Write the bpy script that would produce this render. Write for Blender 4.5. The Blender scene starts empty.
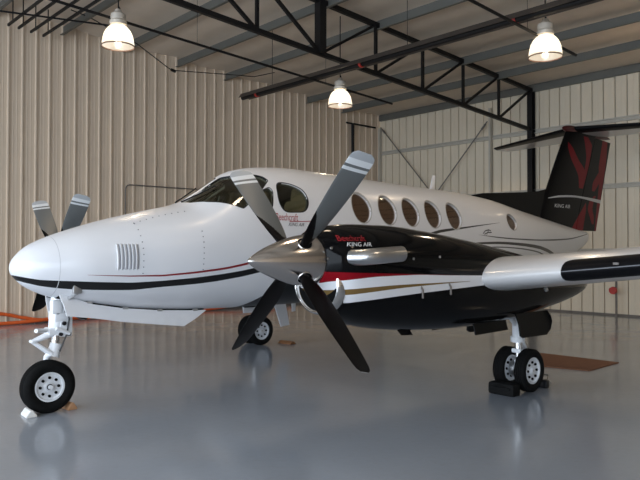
import numpy as np, math
def pchip(xs, ys):
    xs=[float(v) for v in xs]; ys=[float(v) for v in ys]; n=len(xs)
    h=[xs[i+1]-xs[i] for i in range(n-1)]; d=[(ys[i+1]-ys[i])/h[i] for i in range(n-1)]
    m=[0.0]*n; m[0]=d[0]; m[-1]=d[-1]
    for i in range(1,n-1):
        if d[i-1]*d[i]>0:
            w1=2*h[i]+h[i-1]; w2=h[i]+2*h[i-1]; m[i]=(w1+w2)/(w1/d[i-1]+w2/d[i])
    def f(x):
        if x<=xs[0]: return ys[0]
        if x>=xs[-1]: return ys[-1]
        lo,hi=0,n-1
        while hi-lo>1:
            k=(lo+hi)//2
            if xs[k]<=x: lo=k
            else: hi=k
        t=(x-xs[lo])/h[lo]
        return ((1+2*t)*(1-t)**2*ys[lo]+t*(1-t)**2*h[lo]*m[lo]+t*t*(3-2*t)*ys[hi]+t*t*(t-1)*h[lo]*m[hi])
    return f
class Body:
    """body of superellipse sections along x; rows: x, ztop, zbottom, halfwidth, zmid, exponent"""
    def __init__(s, rows, yc=0.0, root=True):
        s.root=root; s.yc=yc; t=[s.par(r[0]-rows[0][0]) for r in rows]; s.x0=rows[0][0]; s.x1=rows[-1][0]
        s.f=[pchip(t,[r[k] for r in rows]) for k in range(1,6)]
    def par(s,x): return math.sqrt(max(x,0)) if s.root else x
    def sec(s,x):
        t=s.par(x-s.x0); return [f(t) for f in s.f]
    def F(s,P):
        x,y,z=P
        if x<s.x0 or x>s.x1: return 1.0
        zt,zb,w,zc,n=s.sec(x); h=(zt-zc) if z>zc else (zc-zb)
        return (abs(y-s.yc)/max(w,1e-4))**n+(abs(z-zc)/max(h,1e-4))**n-1
    def pt(s,x,a,off=0.0):
        """a: angle from top, positive to starboard (+y)"""
        if off:
            e=1e-3; p=s.pt(x,a); du=s.pt(min(x+e,s.x1),a)-s.pt(max(x-e,s.x0),a); dv=s.pt(x,a+e)-s.pt(x,a-e)
            n=np.cross(dv,du); n/=np.linalg.norm(n)+1e-12
            if n@(p-np.array([x,s.yc,s.sec(x)[3]]))<0: n=-n
            return p+n*off
        zt,zb,w,zc,n=s.sec(x); c,q=math.cos(a),math.sin(a); h=(zt-zc) if c>0 else (zc-zb)
        r=((abs(q)/max(w,1e-4))**n+(abs(c)/max(h,1e-4))**n)**(-1/n)
        return np.array([x,s.yc+r*q,zc+r*c])
    def ang(s,P): 
        return math.atan2(P[1]-s.yc,P[2]-s.sec(P[0])[3])
FUS=Body([
 (0.00,1.50,1.46,0.02,1.48,2.0),(0.06,1.615,1.36,0.135,1.48,2.0),(0.15,1.695,1.285,0.23,1.485,2.0),(0.4,1.815,1.175,0.37,1.50,2.05),
 (0.65,1.90,1.11,0.475,1.52,2.1),(0.95,1.99,1.055,0.55,1.55,2.1),(1.25,2.065,1.01,0.61,1.58,2.15),(1.55,2.135,0.985,0.66,1.62,2.15),
 (1.85,2.205,0.968,0.695,1.66,2.2),(2.1,2.34,0.96,0.712,1.69,2.2),(2.4,2.535,0.955,0.725,1.72,2.2),(2.65,2.665,0.95,0.733,1.74,2.2),(2.95,2.722,0.95,0.738,1.76,2.25),
 (3.41,2.75,0.95,0.74,1.78,2.3),(4.13,2.735,0.95,0.74,1.79,2.35),(5.83,2.68,0.95,0.74,1.79,2.35),(6.77,2.66,0.96,0.735,1.80,2.3),(7.79,2.60,1.03,0.70,1.82,2.25),
 (9.05,2.43,1.19,0.57,1.84,2.15),(10.14,2.29,1.34,0.41,1.86,2.1),(11.0,2.185,1.49,0.27,1.88,2.0),(11.6,2.11,1.68,0.16,1.93,2.0),(12.0,2.06,1.87,0.07,1.98,2.0),(12.08,2.03,1.98,0.01,2.005,2.0)])
def nac(yc): return Body([
 (1.635,1.82,1.335,0.245,1.573,2.0),(1.67,1.84,1.32,0.29,1.573,2.0),(1.74,1.865,1.29,0.35,1.57,2.0),(1.80,1.875,1.12,0.385,1.565,2.05),(1.92,1.89,1.05,0.41,1.55,2.05),(2.1,1.90,0.985,0.435,1.53,2.1),(2.5,1.90,0.915,0.45,1.48,2.15),(3.0,1.865,0.87,0.45,1.42,2.2),
 (3.6,1.80,0.845,0.44,1.35,2.2),(4.2,1.72,0.84,0.42,1.30,2.2),(4.8,1.63,0.88,0.40,1.27,2.2),(5.4,1.53,0.95,0.35,1.25,2.1),(6.0,1.44,1.03,0.25,1.24,2.1),(6.4,1.36,1.10,0.14,1.23,2.0),(6.65,1.27,1.17,0.03,1.22,2.0)],yc,False)
NL=nac(-2.617)
import bpy, bmesh, random
from mathutils import Vector, Matrix
random.seed(7)
SC=bpy.context.scene; COL=SC.collection
PI=math.pi
# ------------------------------------------------------------------ helpers
class MB:
    def __init__(s): s.v=[]; s.f=[]; s.m=[]
    def add(s,vs,fs,mi=0):
        o=len(s.v); s.v+=[tuple(float(c) for c in v) for v in vs]; s.f+=[tuple(i+o for i in f) for f in fs]; s.m+=([mi]*len(fs) if isinstance(mi,int) else list(mi)); return s
    def box(s,c,d,rot=None,mi=0,bev=0.0):
        bm=bmesh.new(); bmesh.ops.create_cube(bm,size=1.0)
        for v in bm.verts: v.co=Vector((v.co.x*d[0],v.co.y*d[1],v.co.z*d[2]))
        if bev>0: bmesh.ops.bevel(bm,geom=bm.edges[:],offset=bev,segments=2,profile=.6,affect='EDGES')
        M=Matrix.Translation(c)@(rot.to_4x4() if rot else Matrix.Identity(4))
        bm.transform(M); bm.verts.index_update()
        s.add([v.co for v in bm.verts],[[v.index for v in f.verts] for f in bm.faces],mi); bm.free(); return s
    def rings(s,rs,cap=(True,True),closed=True,mi=0):
        n=len(rs[0]); vs=[p for r in rs for p in r]; fs=[]
        for i in range(len(rs)-1):
            for j in range(n if closed else n-1):
                k=(j+1)%n; fs.append((i*n+j,i*n+k,(i+1)*n+k,(i+1)*n+j))
        if cap[0]: fs.append(tuple(range(n-1,-1,-1)))
        if cap[1]: fs.append(tuple((len(rs)-1)*n+j for j in range(n)))
        return s.add(vs,fs,mi)
    def tube(s,path,r,n=12,mi=0,cap=(True,True),sq=1.0):
        P=[Vector(p) for p in path]; R=r if isinstance(r,(list,tuple)) else [r]*len(P); rs=[]; up=None
        for i,p in enumerate(P):
            t=(P[min(i+1,len(P)-1)]-P[max(i-1,0)]).normalized()
            if up is None:
                up=Vector((0,0,1)) if abs(t.z)<.9 else Vector((1,0,0))
            a=t.cross(up)
            if a.length<1e-5: a=t.cross(Vector((0,1,0)))
            a.normalize(); b=a.cross(t).normalized(); up=b
            rs.append([p+(a*math.cos(q)*sq+b*math.sin(q))*R[i] for q in [2*PI*k/n for k in range(n)]])
        return s.rings(rs,cap,True,mi)
    def bar(s,a,b,w,h,mi=0):
        a=Vector(a); b=Vector(b); t=(b-a).normalized(); up=Vector((0,0,1)) if abs(t.z)<.95 else Vector((1,0,0))
        x=t.cross(up).normalized(); y=x.cross(t)
        rs=[[p+x*i*w/2+y*j*h/2 for i,j in ((-1,-1),(1,-1),(1,1),(-1,1))] for p in (a,b)]
        return s.rings(rs,(True,True),True,mi)
    def lathe(s,prof,c=(0,0,0),axis='x',n=32,mi=0,cap=(False,False)):
        rs=[]
        for (q,r) in prof:
            ring=[]
            for k in range(n):
                a=2*PI*k/n; u,w=r*math.cos(a),r*math.sin(a)
                p={'x':(q,u,w),'y':(w,q,u),'z':(u,w,q)}[axis]
                ring.append((c[0]+p[0],c[1]+p[1],c[2]+p[2]))
            rs.append(ring)
        return s.rings(rs,cap,True,mi)
    def build(s,name,mats,parent=None,smooth=35,fix=True,weld=False):
        me=bpy.data.meshes.new(name); me.from_pydata(s.v,[],s.f)
        for m in (mats if isinstance(mats,(list,tuple)) else [mats]): me.materials.append(m)
        me.polygons.foreach_set('material_index',s.m)
        bm=bmesh.new(); bm.from_mesh(me)
        if weld: bmesh.ops.remove_doubles(bm,verts=bm.verts,dist=1e-5)
        if fix: bmesh.ops.recalc_face_normals(bm,faces=bm.faces)
        bm.to_mesh(me); bm.free()
        if smooth:
            me.polygons.foreach_set('use_smooth',[True]*len(me.polygons)); me.set_sharp_from_angle(angle=math.radians(smooth))
        o=bpy.data.objects.new(name,me); COL.objects.link(o)
        if parent: 
            o.parent=parent; o.matrix_parent_inverse=INV.get(parent.name,Matrix.Identity(4))
        return o
INV={}
def empty(name,loc,label,cat,group=None,rz=0,local=False):
    o=bpy.data.objects.new(name,None); COL.objects.link(o); o.location=loc; o.rotation_euler=(0,0,rz); o.empty_display_size=.2
    tag(o,label,cat,group)
    if not local: INV[o.name]=Matrix.Translation(loc).inverted()
    return o
def tag(o,label=None,cat=None,group=None,kind=None):
    if label: o['label']=label
    if cat: o['category']=cat
    if group: o['group']=group
    if kind: o['kind']=kind
    return o
def copy_tree(o,parent=None):
    c=o.copy(); COL.objects.link(c)
    if parent: c.parent=parent
    for ch in list(o.children): copy_tree(ch,c)
    return c
# ------------------------------------------------------------------ materials
class NT:
    def __init__(s,name):
        s.mat=bpy.data.materials.new(name); s.mat.use_nodes=True; s.t=s.mat.node_tree; s.t.nodes.clear()
        s.out=s.n('ShaderNodeOutputMaterial'); s.p=s.n('ShaderNodeBsdfPrincipled'); s.l(s.p.outputs[0],s.out.inputs[0])
    def n(s,k,**kw):
        o=s.t.nodes.new(k)
        for a,b in kw.items(): setattr(o,a,b)
        return o
    def l(s,a,b): s.t.links.new(a,b)
    def set(s,**kw):
        for k,v in kw.items():
            i=s.p.inputs[k.replace('_',' ')]; i.default_value=(tuple(v)+(1,) if isinstance(v,(tuple,list)) and len(v)==3 else v)
    def math(s,op,a,b=None,clamp=False):
        o=s.n('ShaderNodeMath',operation=op,use_clamp=clamp)
        for i,q in enumerate((a,b)):
            if q is None: continue
            if isinstance(q,(int,float)): o.inputs[i].default_value=q
            else: s.l(q,o.inputs[i])
        return o.outputs[0]
    def mix(s,fac,a,b):
        o=s.n('ShaderNodeMix',data_type='RGBA')
        for i,q in ((0,fac),(6,a),(7,b)):
            if isinstance(q,(int,float)): o.inputs[i].default_value=q
            elif isinstance(q,tuple): o.inputs[i].default_value=q+(1,) if len(q)==3 else q
            else: s.l(q,o.inputs[i])
        return o.outputs[2]
    def coord(s): 
        t=s.n('ShaderNodeTexCoord'); x=s.n('ShaderNodeSeparateXYZ'); s.l(t.outputs['Object'],x.inputs[0]); return t.outputs['Object'],x.outputs
    def curve(s,src,pts,smin,smax,vmin,vmax):
        u=s.math('DIVIDE',s.math('SUBTRACT',src,smin),smax-smin,True)
        fc=s.n('ShaderNodeFloatCurve'); cv=fc.mapping.curves[0]
        f=pchip([p[0] for p in pts],[p[1] for p in pts]); N=40
        xs=sorted(set([p[0] for p in pts]+[smin+(smax-smin)*i/N for i in range(N+1)]))
        xs=[x for x in xs if smin<=x<=smax]
        Q=[((x-smin)/(smax-smin),(f(x)-vmin)/(vmax-vmin)) for x in xs]
        while len(cv.points)<len(Q): cv.points.new(.5,.5)
        for p,q in zip(cv.points,Q): p.location=q; p.handle_type='VECTOR'
        fc.mapping.update(); s.l(u,fc.inputs['Value'])
        return s.math('ADD',s.math('MULTIPLY',fc.outputs[0],vmax-vmin),vmin)
    def band(s,src,val,lo,hi,smin,smax,vmin=0,vmax=4.5):
        a=s.math('GREATER_THAN',val,s.curve(src,lo,smin,smax,vmin,vmax)); b=s.math('LESS_THAN',val,s.curve(src,hi,smin,smax,vmin,vmax))
        r=s.math('MULTIPLY',s.math('GREATER_THAN',src,max(smin,lo[0][0])),s.math('LESS_THAN',src,min(smax,lo[-1][0])))
        return s.math('MULTIPLY',s.math('MULTIPLY',a,b),r)
def simple(name,col,rough=.5,metal=0.0,noise=0.0,scale=20,bump=0.0,coat=0.0,spec=.5):
    N=NT(name); N.set(Base_Color=col,Roughness=rough,Metallic=metal,Coat_Weight=coat,Specular_IOR_Level=spec)
    if coat: N.set(Coat_Roughness=.05)
    if noise or bump:
        t=N.n('ShaderNodeTexCoord'); q=N.n('ShaderNodeTexNoise'); q.inputs['Scale'].default_value=scale; q.inputs['Detail'].default_value=4; N.l(t.outputs['Object'],q.inputs['Vector'])
        if noise: N.l(N.mix(q.outputs[0],tuple(c*(1-noise) for c in col),tuple(min(1,c*(1+noise)) for c in col)),N.p.inputs['Base Color'])
        if bump:
            b=N.n('ShaderNodeBump'); b.inputs['Strength'].default_value=bump; b.inputs['Distance'].default_value=.01; N.l(q.outputs[0],b.inputs['Height']); N.l(b.outputs[0],N.p.inputs['Normal'])
    return N.mat
def emit(name,col,st):
    N=NT(name); N.set(Base_Color=col,Emission_Color=col,Emission_Strength=st); return N.mat
def glassy(name,tint,rough=.02):
    N=NT(name); N.t.nodes.remove(N.p)
    tr=N.n('ShaderNodeBsdfTransparent'); tr.inputs[0].default_value=tint+(1,); gl=N.n('ShaderNodeBsdfGlossy'); gl.inputs[0].default_value=(1,1,1,1); gl.inputs['Roughness'].default_value=rough
    fr=N.n('ShaderNodeFresnel'); fr.inputs[0].default_value=1.5; ge=N.n('ShaderNodeNewGeometry'); fa=N.math('MULTIPLY',fr.outputs[0],N.math('SUBTRACT',1.0,ge.outputs['Backfacing'])); mx=N.n('ShaderNodeMixShader'); N.l(fa,mx.inputs[0]); N.l(tr.outputs[0],mx.inputs[1]); N.l(gl.outputs[0],mx.inputs[2]); N.l(mx.outputs[0],N.out.inputs[0])
    return N.mat
WHITE=(.80,.80,.82); BLACK=(.004,.004,.0045); RED=(.24,.006,.012); GOLD=(.20,.125,.045)
M={}
M['white']=simple('white_paint',WHITE,.25,coat=.5)
M['black']=simple('black_paint',BLACK,.25,spec=.08)
M['rubber']=simple('tire_rubber',(.009,.009,.009),.75,noise=.3,scale=30,spec=.08)
M['boot']=simple('boot_rubber',(.006,.006,.007),.35,spec=.08)
M['bootline']=simple('boot_seam',(.09,.09,.10),.4)
M['chrome']=simple('polished_metal',(.78,.76,.74),.12,1.0,bump=.02,scale=6)
M['spin']=simple('spinner_metal',(.60,.565,.54),.17,1.0)
M['steel']=simple('exhaust_steel',(.62,.62,.63),.28,1.0,noise=.06,scale=8)
M['alu']=simple('bare_aluminium',(.6,.6,.6),.35,1.0)
M['gearwhite']=simple('gear_white',(.82,.83,.85),.35)
M['louvre_gap']=simple('louvre_shadow_gap',(.30,.30,.33),.6)
M['seal']=simple('window_ring',(.45,.43,.40),.4)
M['dark']=simple('dark_void',(.006,.006,.006),.9,spec=.05)
M['interior']=simple('cabin_lining',(.70,.60,.47),.8)
M['cream']=simple('seat_leather',(.92,.76,.56),.6,noise=.1)
M['glare']=simple('glareshield_black',(.02,.022,.02),.8)
M['wintone']=simple('window_tone',(.20,.15,.115),.6)  # brown of the dim cabin interior, put into colour
M['glass']=glassy('cockpit_glass',(.55,.55,.49))
M['cabglass']=glassy('cabin_glass',(.80,.74,.68))
M['red']=simple('red_letter',(.36,.012,.02),.3)
M['ltblack']=simple('black_letter',(.01,.01,.012),.3)
M['ltwhite']=simple('white_letter',(.8,.8,.8),.3)
M['bladegrey']=simple('blade_grey',(.145,.152,.15),.42)
M['bladeblack']=simple('blade_black',(.006,.005,.005),.3,spec=.08)
M['bladewhite']=simple('blade_white',(.75,.76,.76),.4)
M['bladetip']=simple('blade_tip',(.42,.43,.44),.4)
M['rim']=simple('wheel_white',(.78,.80,.83),.35)
M['steelblack']=simple('painted_black_steel',(.012,.011,.011),.5,spec=.2)
M['purlin']=simple('galvanised_grey_steel',(.14,.14,.125),.5,.2,noise=.1,scale=4)
M['girt']=simple('galvanised_rail',(.52,.48,.41),.5,.1,noise=.08,scale=5)
M['pipe']=simple('conduit_grey',(.16,.14,.125),.5)
M['rod']=simple('brace_rod',(.16,.145,.125),.5)
M['orange']=simple('orange_hose_rubber',(.75,.12,.02),.5)
M['mat']=simple('brown_mat',(.19,.085,.045),.9,noise=.2,scale=12)
M['wood']=simple('brown_wood',(.25,.11,.045),.7,noise=.25,scale=14)
M['chockwhite']=simple('white_painted_wood',(.78,.76,.72),.6,noise=.1,scale=25)
M['orangewood']=simple('orange_painted_wood',(.45,.24,.12),.6)
M['redvalve']=simple('red_enamel',(.45,.03,.02),.4)
M['lampmetal']=simple('lamp_aluminium',(.60,.54,.46),.5,.2)
# fuselage paint: white with the cheat-line stripes (paint scheme)
N=NT('fuselage_paint'); co,X=N.coord(); x,z=X[0],X[2]
blk=N.band(x,z,[(.0,1.385),(.1,1.34),(.22,1.305),(.45,1.271),(.75,1.254),(1.07,1.245),(1.35,1.268),(1.8,1.294),(2.3,1.354),(2.6,1.41),(3.4,1.58),(4.6,1.78)],
 [(.0,1.415),(.1,1.39),(.2,1.367),(.43,1.354),(.72,1.338),(1.05,1.325),(1.33,1.335),(1.78,1.367),(2.285,1.424),(2.6,1.48),(3.4,1.63),(4.6,1.79)],0,13.5)
rc=[(.60,1.412),(.80,1.402),(1.007,1.394),(1.32,1.392),(1.77,1.424),(2.14,1.466),(2.43,1.52),(3.2,1.68),(4.2,1.84)]
rw=pchip([.6,.9,1.5,2.4,4.2],[.001,.005,.010,.013,.002])
rd=N.band(x,z,[(a,b-rw(a)) for a,b in rc],[(a,b+rw(a)) for a,b in rc],0,13.5)
def sw(pts): return [(a,b-c) for a,b,c in pts],[(a,b+c) for a,b,c in pts]
s1=N.band(x,z,*sw([(5.3,1.83,.002),(5.6,1.89,.018),(5.9,1.95,.022),(6.4,2.005,.014),(7.0,2.07,.008),(7.6,2.13,.001)]),0,13.5)
s2=N.band(x,z,*sw([(6.9,1.915,.001),(7.4,1.885,.008),(8.04,1.863,.010),(9.0,1.855,.012),(9.55,1.863,.014),(10.6,1.90,.012),(11.85,2.02,.006)]),0,13.5)
s3=N.band(x,z,*sw([(6.1,1.72,.004),(6.8,1.775,.014),(7.53,1.79,.02),(8.4,1.765,.026),(9.08,1.72,.03),(9.6,1.64,.03),(10.1,1.52,.02),(10.4,1.42,.01)]),0,13.5)
s4=N.band(x,z,*sw([(6.1,1.66,.003),(6.8,1.71,.007),(7.53,1.72,.008),(8.4,1.69,.01),(9.0,1.64,.011),(9.5,1.55,.012),(9.9,1.44,.01)]),0,13.5)
bel=N.band(x,z,[(2.5,.5),(9.0,.5)],[(2.5,.90),(2.58,.97),(2.66,1.035),(2.82,1.155),(3.0,1.28),(3.3,1.42),(4.2,1.5),(5.5,1.5),(7.3,1.32),(8.3,1.12),(9.0,.9)],0,13.5)
col=N.mix(N.math('MAXIMUM',blk,bel),WHITE,BLACK); col=N.mix(rd,col,RED); dk=N.math('MAXIMUM',N.math('MAXIMUM',s1,s2),N.math('MAXIMUM',s3,s4)); col=N.mix(dk,col,(.02,.018,.017))
N.l(col,N.p.inputs['Base Color']); N.set(Roughness=.32,Coat_Weight=.25,Coat_Roughness=.08); M['fuspaint']=N.mat
# nacelle paint
N=NT('nacelle_paint'); co,X=N.coord(); x,z=X[0],X[2]
whi=[(1.4,1.34),(1.573,1.365),(1.666,1.393),(1.73,1.405),(1.85,1.42),(2.095,1.436),(2.5,1.44),(3.03,1.424),(3.6,1.408)]
wlo=[(1.4,1.11),(1.65,1.165),(1.75,1.198),(1.81,1.208),(2.1,1.237),(2.437,1.261),(3.0,1.287),(3.6,1.31)]
red=N.band(x,z,whi,[(1.4,1.495),(1.546,1.484),(1.72,1.477),(2.25,1.457),(3.03,1.427),(3.6,1.408)],1.4,3.7,.8,2)
wht=N.band(x,z,wlo,whi,1.4,3.7,.8,2)
gld=N.band(x,z,[(1.4,1.22),(1.66,1.265),(1.775,1.279),(2.418,1.33),(3.36,1.357)],[(1.4,1.30),(1.64,1.309),(1.76,1.328),(2.41,1.357),(3.36,1.360)],1.4,3.7,.8,2)
col=N.mix(red,BLACK,RED); col=N.mix(wht,col,WHITE); col=N.mix(gld,col,GOLD)
N.l(col,N.p.inputs['Base Color']); N.set(Roughness=.10,Specular_IOR_Level=.12); M['nacpaint']=N.mat
# fin paint: black, big dark red calligraphic strokes, one white line
N=NT('fin_paint'); co,X=N.coord(); x,z=X[0],X[2]
u=N.math('DIVIDE',N.math('SUBTRACT',x,N.math('ADD',N.math('MULTIPLY',N.math('SUBTRACT',z,2.3),.55),9.95)),N.math('ADD',N.math('MULTIPLY',N.math('SUBTRACT',z,2.3),-.27),2.6))   # chord fraction
def st(pts): return N.band(z,u,[(a,b-c) for a,b,c in pts],[(a,b+c) for a,b,c in pts],2.0,4.4,-.5,1.5)
r=[st([(3.0,.50,.012),(3.25,.49,.06),(3.4,.44,.09),(3.6,.30,.07),(3.85,.17,.035),(3.95,.12,.004)]),
   st([(3.0,.53,.035),(3.3,.56,.03),(3.6,.565,.04),(3.95,.52,.08),(4.14,.42,.05)]),
   st([(2.05,.60,.12),(2.25,.62,.09),(2.5,.66,.05),(2.7,.68,.004)]),
   st([(2.05,.98,.02),(2.6,.97,.035),(3.2,.96,.05),(3.6,.93,.09),(4.2,.91,.07)]),
   st([(2.25,.90,.02),(2.4,.86,.045),(2.6,.79,.05),(2.75,.80,.045),(2.88,.86,.02)]),
   st([(2.98,.80,.03),(3.15,.83,.07),(3.3,.88,.07),(3.5,.93,.03)])]
m=r[0]
for q in r[1:]: m=N.math('MAXIMUM',m,q)
col=N.mix(m,(.005,.0045,.005),(.22,.010,.016))
wl=N.band(x,z,[(10.3,2.72),(10.7,2.76),(11.4,2.79),(12.3,2.75),(13.2,2.70)],[(10.3,2.735),(10.7,2.80),(11.4,2.83),(12.3,2.82),(13.2,2.79)],10.0,13.5)
col=N.mix(wl,col,(.62,.62,.62)); N.l(col,N.p.inputs['Base Color']); N.set(Roughness=.4,Specular_IOR_Level=.12); M['finpaint']=N.mat
# floor: grey-blue epoxy
N=NT('epoxy_floor'); co,X=N.coord(); q=N.n('ShaderNodeTexNoise'); q.inputs['Scale'].default_value=.9; q.inputs['Detail'].default_value=5; N.l(co,q.inputs['Vector'])
q2=N.n('ShaderNodeTexNoise'); q2.inputs['Scale'].default_value=14; q2.inputs['Detail'].default_value=6; N.l(co,q2.inputs['Vector'])
c1=N.mix(q.outputs[0],(.30,.328,.37),(.35,.38,.425)); c2=N.mix(N.math('MULTIPLY',N.math('SUBTRACT',q2.outputs[0],.55,True),1.2),c1,(.30,.30,.31)); N.l(c2,N.p.inputs['Base Color'])
N.l(N.math('ADD',N.math('MULTIPLY',q.outputs[0],.14),.07),N.p.inputs['Roughness'])
b=N.n('ShaderNodeBump'); b.inputs['Strength'].default_value=.06; b.inputs['Distance'].default_value=.02; N.l(q2.outputs[0],b.inputs['Height']); N.l(b.outputs[0],N.p.inputs['Normal']); N.set(Specular_IOR_Level=.6); M['floor']=N.mat
M['wallL']=simple('beige_liner_panel',(.72,.585,.45),.45,noise=.05,scale=2)
M['wallB']=simple('beige_liner_panel_back',(.76,.66,.51),.45,noise=.05,scale=2)
M['roof']=simple('white_roof_insulation',(.70,.60,.49),.6,noise=.08,scale=3,bump=.5)
M['dark_seam']=simple('panel_seam',(.16,.14,.12),.6)

# ------------------------------------------------------------------ the setting
XB,YL,XF,YR=15.0,8.9,-8.0,-18.0
def roofz(x): return 6.34+.062*(15-x)
def struct(o): o['kind']='structure'; return o
mb=MB(); mb.box((3.5,-4.5,-.1),(29,29,.2)); struct(mb.build('floor',M['floor'],smooth=0))
def ribbed(path_len, ztop, rev=False):
    """profile points (s along wall, depth into the room) of a ribbed liner panel"""
    P=[]; p=.305; n=int(path_len/p)
    for i in range(n+1):
        s=i*p
        P+=[(s,0),(s+.010,.040),(s+.040,.040),(s+.052,0),(s+.125,0),(s+.131,.0035),(s+.149,.0035),(s+.155,0),(s+.205,0),(s+.211,.0035),(s+.229,.0035),(s+.235,0)]
    return [(s,d) for s,d in P if s<path_len-.001]+[(path_len,0)]
def wall_along_x(name,x0,x1,y,sgn,mat):
    P=ribbed(x1-x0,0); mb=MB(); rs=[]
    for s,d in P: rs.append([(x0+s,y-sgn*d,0),(x0+s,y-sgn*d,roofz(x0+s)+.1),(x0+s,y+sgn*.12,roofz(x0+s)+.1),(x0+s,y+sgn*.12,0)])
    mb.rings(rs); return struct(mb.build(name,mat,smooth=0))
wall_along_x('wall_left',XF,XB,YL,1,M['wallL'])
wall_along_x('wall_right',XF,XB,YR,-1,M['wallL'])
P=ribbed(YL-YR,0); mb=MB(); zt=roofz(XB)+.1; rs=[]; 
mb.box((XB+.07,(YL+YR)/2,zt/2),(.1,YL-YR,zt))
nn=int((YL-YR)/.305)
for i in range(nn):     # flat pans, recessed lap grooves between; their shadow is painted dark on the backing
    ya=YL-i*.305-.009; yb=YL-(i+1)*.305+.008
    pr=[(ya,0),(ya-.006,-.05),((ya+yb)/2+.02,-.05),((ya+yb)/2,-.044),((ya+yb)/2-.02,-.05),(yb+.006,-.05),(yb,0)]
    rs=[[(XB+.025+d,yy,0) for yy,d in pr],[(XB+.025+d,yy,zt) for yy,d in pr]]
    mb.rings(rs,(True,True),True)
mb.m=[1]*6+[0]*(len(mb.m)-6)
o=struct(mb.build('wall_back',[M['wallB'],M['dark_seam']],smooth=0))
# roof deck with insulation
mb=MB(); rs=[]
for xx in [XF-.3+i*.1925 for i in range(123)]:
    sag=.035*math.cos(2*PI*(xx-3.92)/1.54)
    if xx>XB+.3: break
    rs.append([(xx,YR-.2,roofz(xx)-.02+sag),(xx,YL+.2,roofz(xx)-.02+sag),(xx,YL+.2,roofz(xx)+.25),(xx,YR-.2,roofz(xx)+.25)])
mb.rings(rs); struct(mb.build('ceiling',M['roof'],smooth=50))
# front wall with the wide open hangar door
mb=MB(); H=5.6; zf=roofz(XF)
mb.box((XF,(YL+YR)/2,(H+zf)/2),(.2,YL-YR,zf-H)); mb.box((XF,YL-.5,H/2),(.2,1.0,H)); mb.box((XF,YR+1.0,H/2),(.2,2.0,H)); struct(mb.build('wall_front',M['wallL'],smooth=0))
mb=MB()
for xa,xb in ((XF+.1,XB-.05),): mb.box(((xa+xb)/2,YL-.02,.03),(xb-xa,.04,.06))
struct(mb.build('baseboard_left',M['dark_seam'],smooth=0))
mb=MB(); mb.box((XB-.025,(YL+YR)/2,.025),(.05,YL-YR-.1,.05)); struct(mb.build('baseboard_back',M['dark_seam'],smooth=0))

# purlins: Z-shaped roof members, seen from below
ords=['first','second','third','fourth','fifth','sixth','seventh','eighth','ninth','tenth']
px=[3.92+1.54*k for k in range(-4,7)]; proto=None
def purlin_mesh():
    mb=MB(); h=.21
    prof=[(-.065,-h),(-.065,-h+.02),(-.004,-h+.003),(-.004,-.004),(.06,-.004),(.06,0),(.004,0),(.004,-h-.001),(-.06,-h-.001)]
    prof=[(-.07,-h+.018),(-.07,-h),(.004,-h),(.004,-.004),(.07,-.004),(.07,0),(-.004,0),(-.004,-h+.005),(-.064,-h+.005),(-.064,-h+.018)]
    rs=[[(a,y,b) for a,b in prof] for y in (YR+.03,YL-.03)]; return mb.rings(rs)
for i,xx in enumerate(reversed(px)):
    if proto is None: o=purlin_mesh().build('roof_purlin',M['purlin'],smooth=0); proto=o
    else: o=proto.copy(); COL.objects.link(o)
    o.location=(xx,0,roofz(xx)-.055-(.0)); tag(o,'grey steel roof purlin, %s in order counted from the back wall under the eave'%(ords[i] if i<10 else 'eleventh'),'roof beam','purlins under the roof')
# eave strut along the back wall
mb=MB(); mb.bar((14.90,YR+.05,6.24),(14.90,YL-.1,6.24),.10,.2); tag(mb.build('eave_beam',M['purlin'],smooth=0),'dark grey eave beam running along the very top of the back wall','roof beam')
# lattice trusses
def truss(y,label):
    t=empty('roof_truss',(14.7,y,0),label,'truss')
    bz=lambda x: 5.06+.070*(14.85-x); tz=lambda x: roofz(x)-.17
    xa,xb=XF+.2,14.86
    mb=MB(); mb.bar((xa,y,bz(xa)),(xb,y,bz(xb)),.085,.09); mb.build('bottom_chord',M['steelblack'],t,smooth=0)
    mb=MB(); mb.bar((xa,y,tz(xa)),(xb,y,tz(xb)),.085,.10); mb.build('top_chord',M['steelblack'],t,smooth=0)
    vs=[14.8,13.21,11.63,10.05,8.45,6.83,5.24,3.64,2.04,.44,-1.16,-2.76,-4.36,-5.96]
    for i,v in enumerate(vs):
        w=.17 if abs(v-6.83)<.01 else .06
        mb=MB(); mb.bar((v,y,bz(v)),(v,y,tz(v)),w,w); mb.build('web_post',M['steelblack'],t,smooth=0)
        if i+1<len(vs):
            w2=vs[i+1]; mb=MB()
            if v>6.9: mb.bar((w2,y,bz(w2)),(v,y,tz(v)),.055,.055)
            else: mb.bar((w2,y,tz(w2)),(v,y,bz(v)),.06,.06)
            mb.build('web_diagonal',M['steelblack'],t,smooth=0)
    return t
truss(2.97,'long black steel lattice truss crossing under the roof to the black column')
# columns on the back wall
mb=MB(); y=2.97; mb.box((14.83,y,3.1),(.16,.02,6.2)); mb.box((14.91,y,3.1),(.02,.15,6.2)); mb.box((14.75,y,3.1),(.02,.15,6.2)); mb.box((14.83,y,.01),(.3,.3,.02))
tag(mb.build('steel_column',M['steelblack'],smooth=0),'black steel column against the back wall, carrying the end of the lattice truss','column')
def gpost(y,label):
    mb=MB(); mb.box((14.88,y,2.95),(.12,.06,5.88)); tag(mb.build('steel_post',M['girt'],smooth=0),label,'post')
gpost(4.33,'pale grey steel post on the back wall left of the black column')
gpost(8.78,'pale grey steel post standing in the corner of the two walls')
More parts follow.
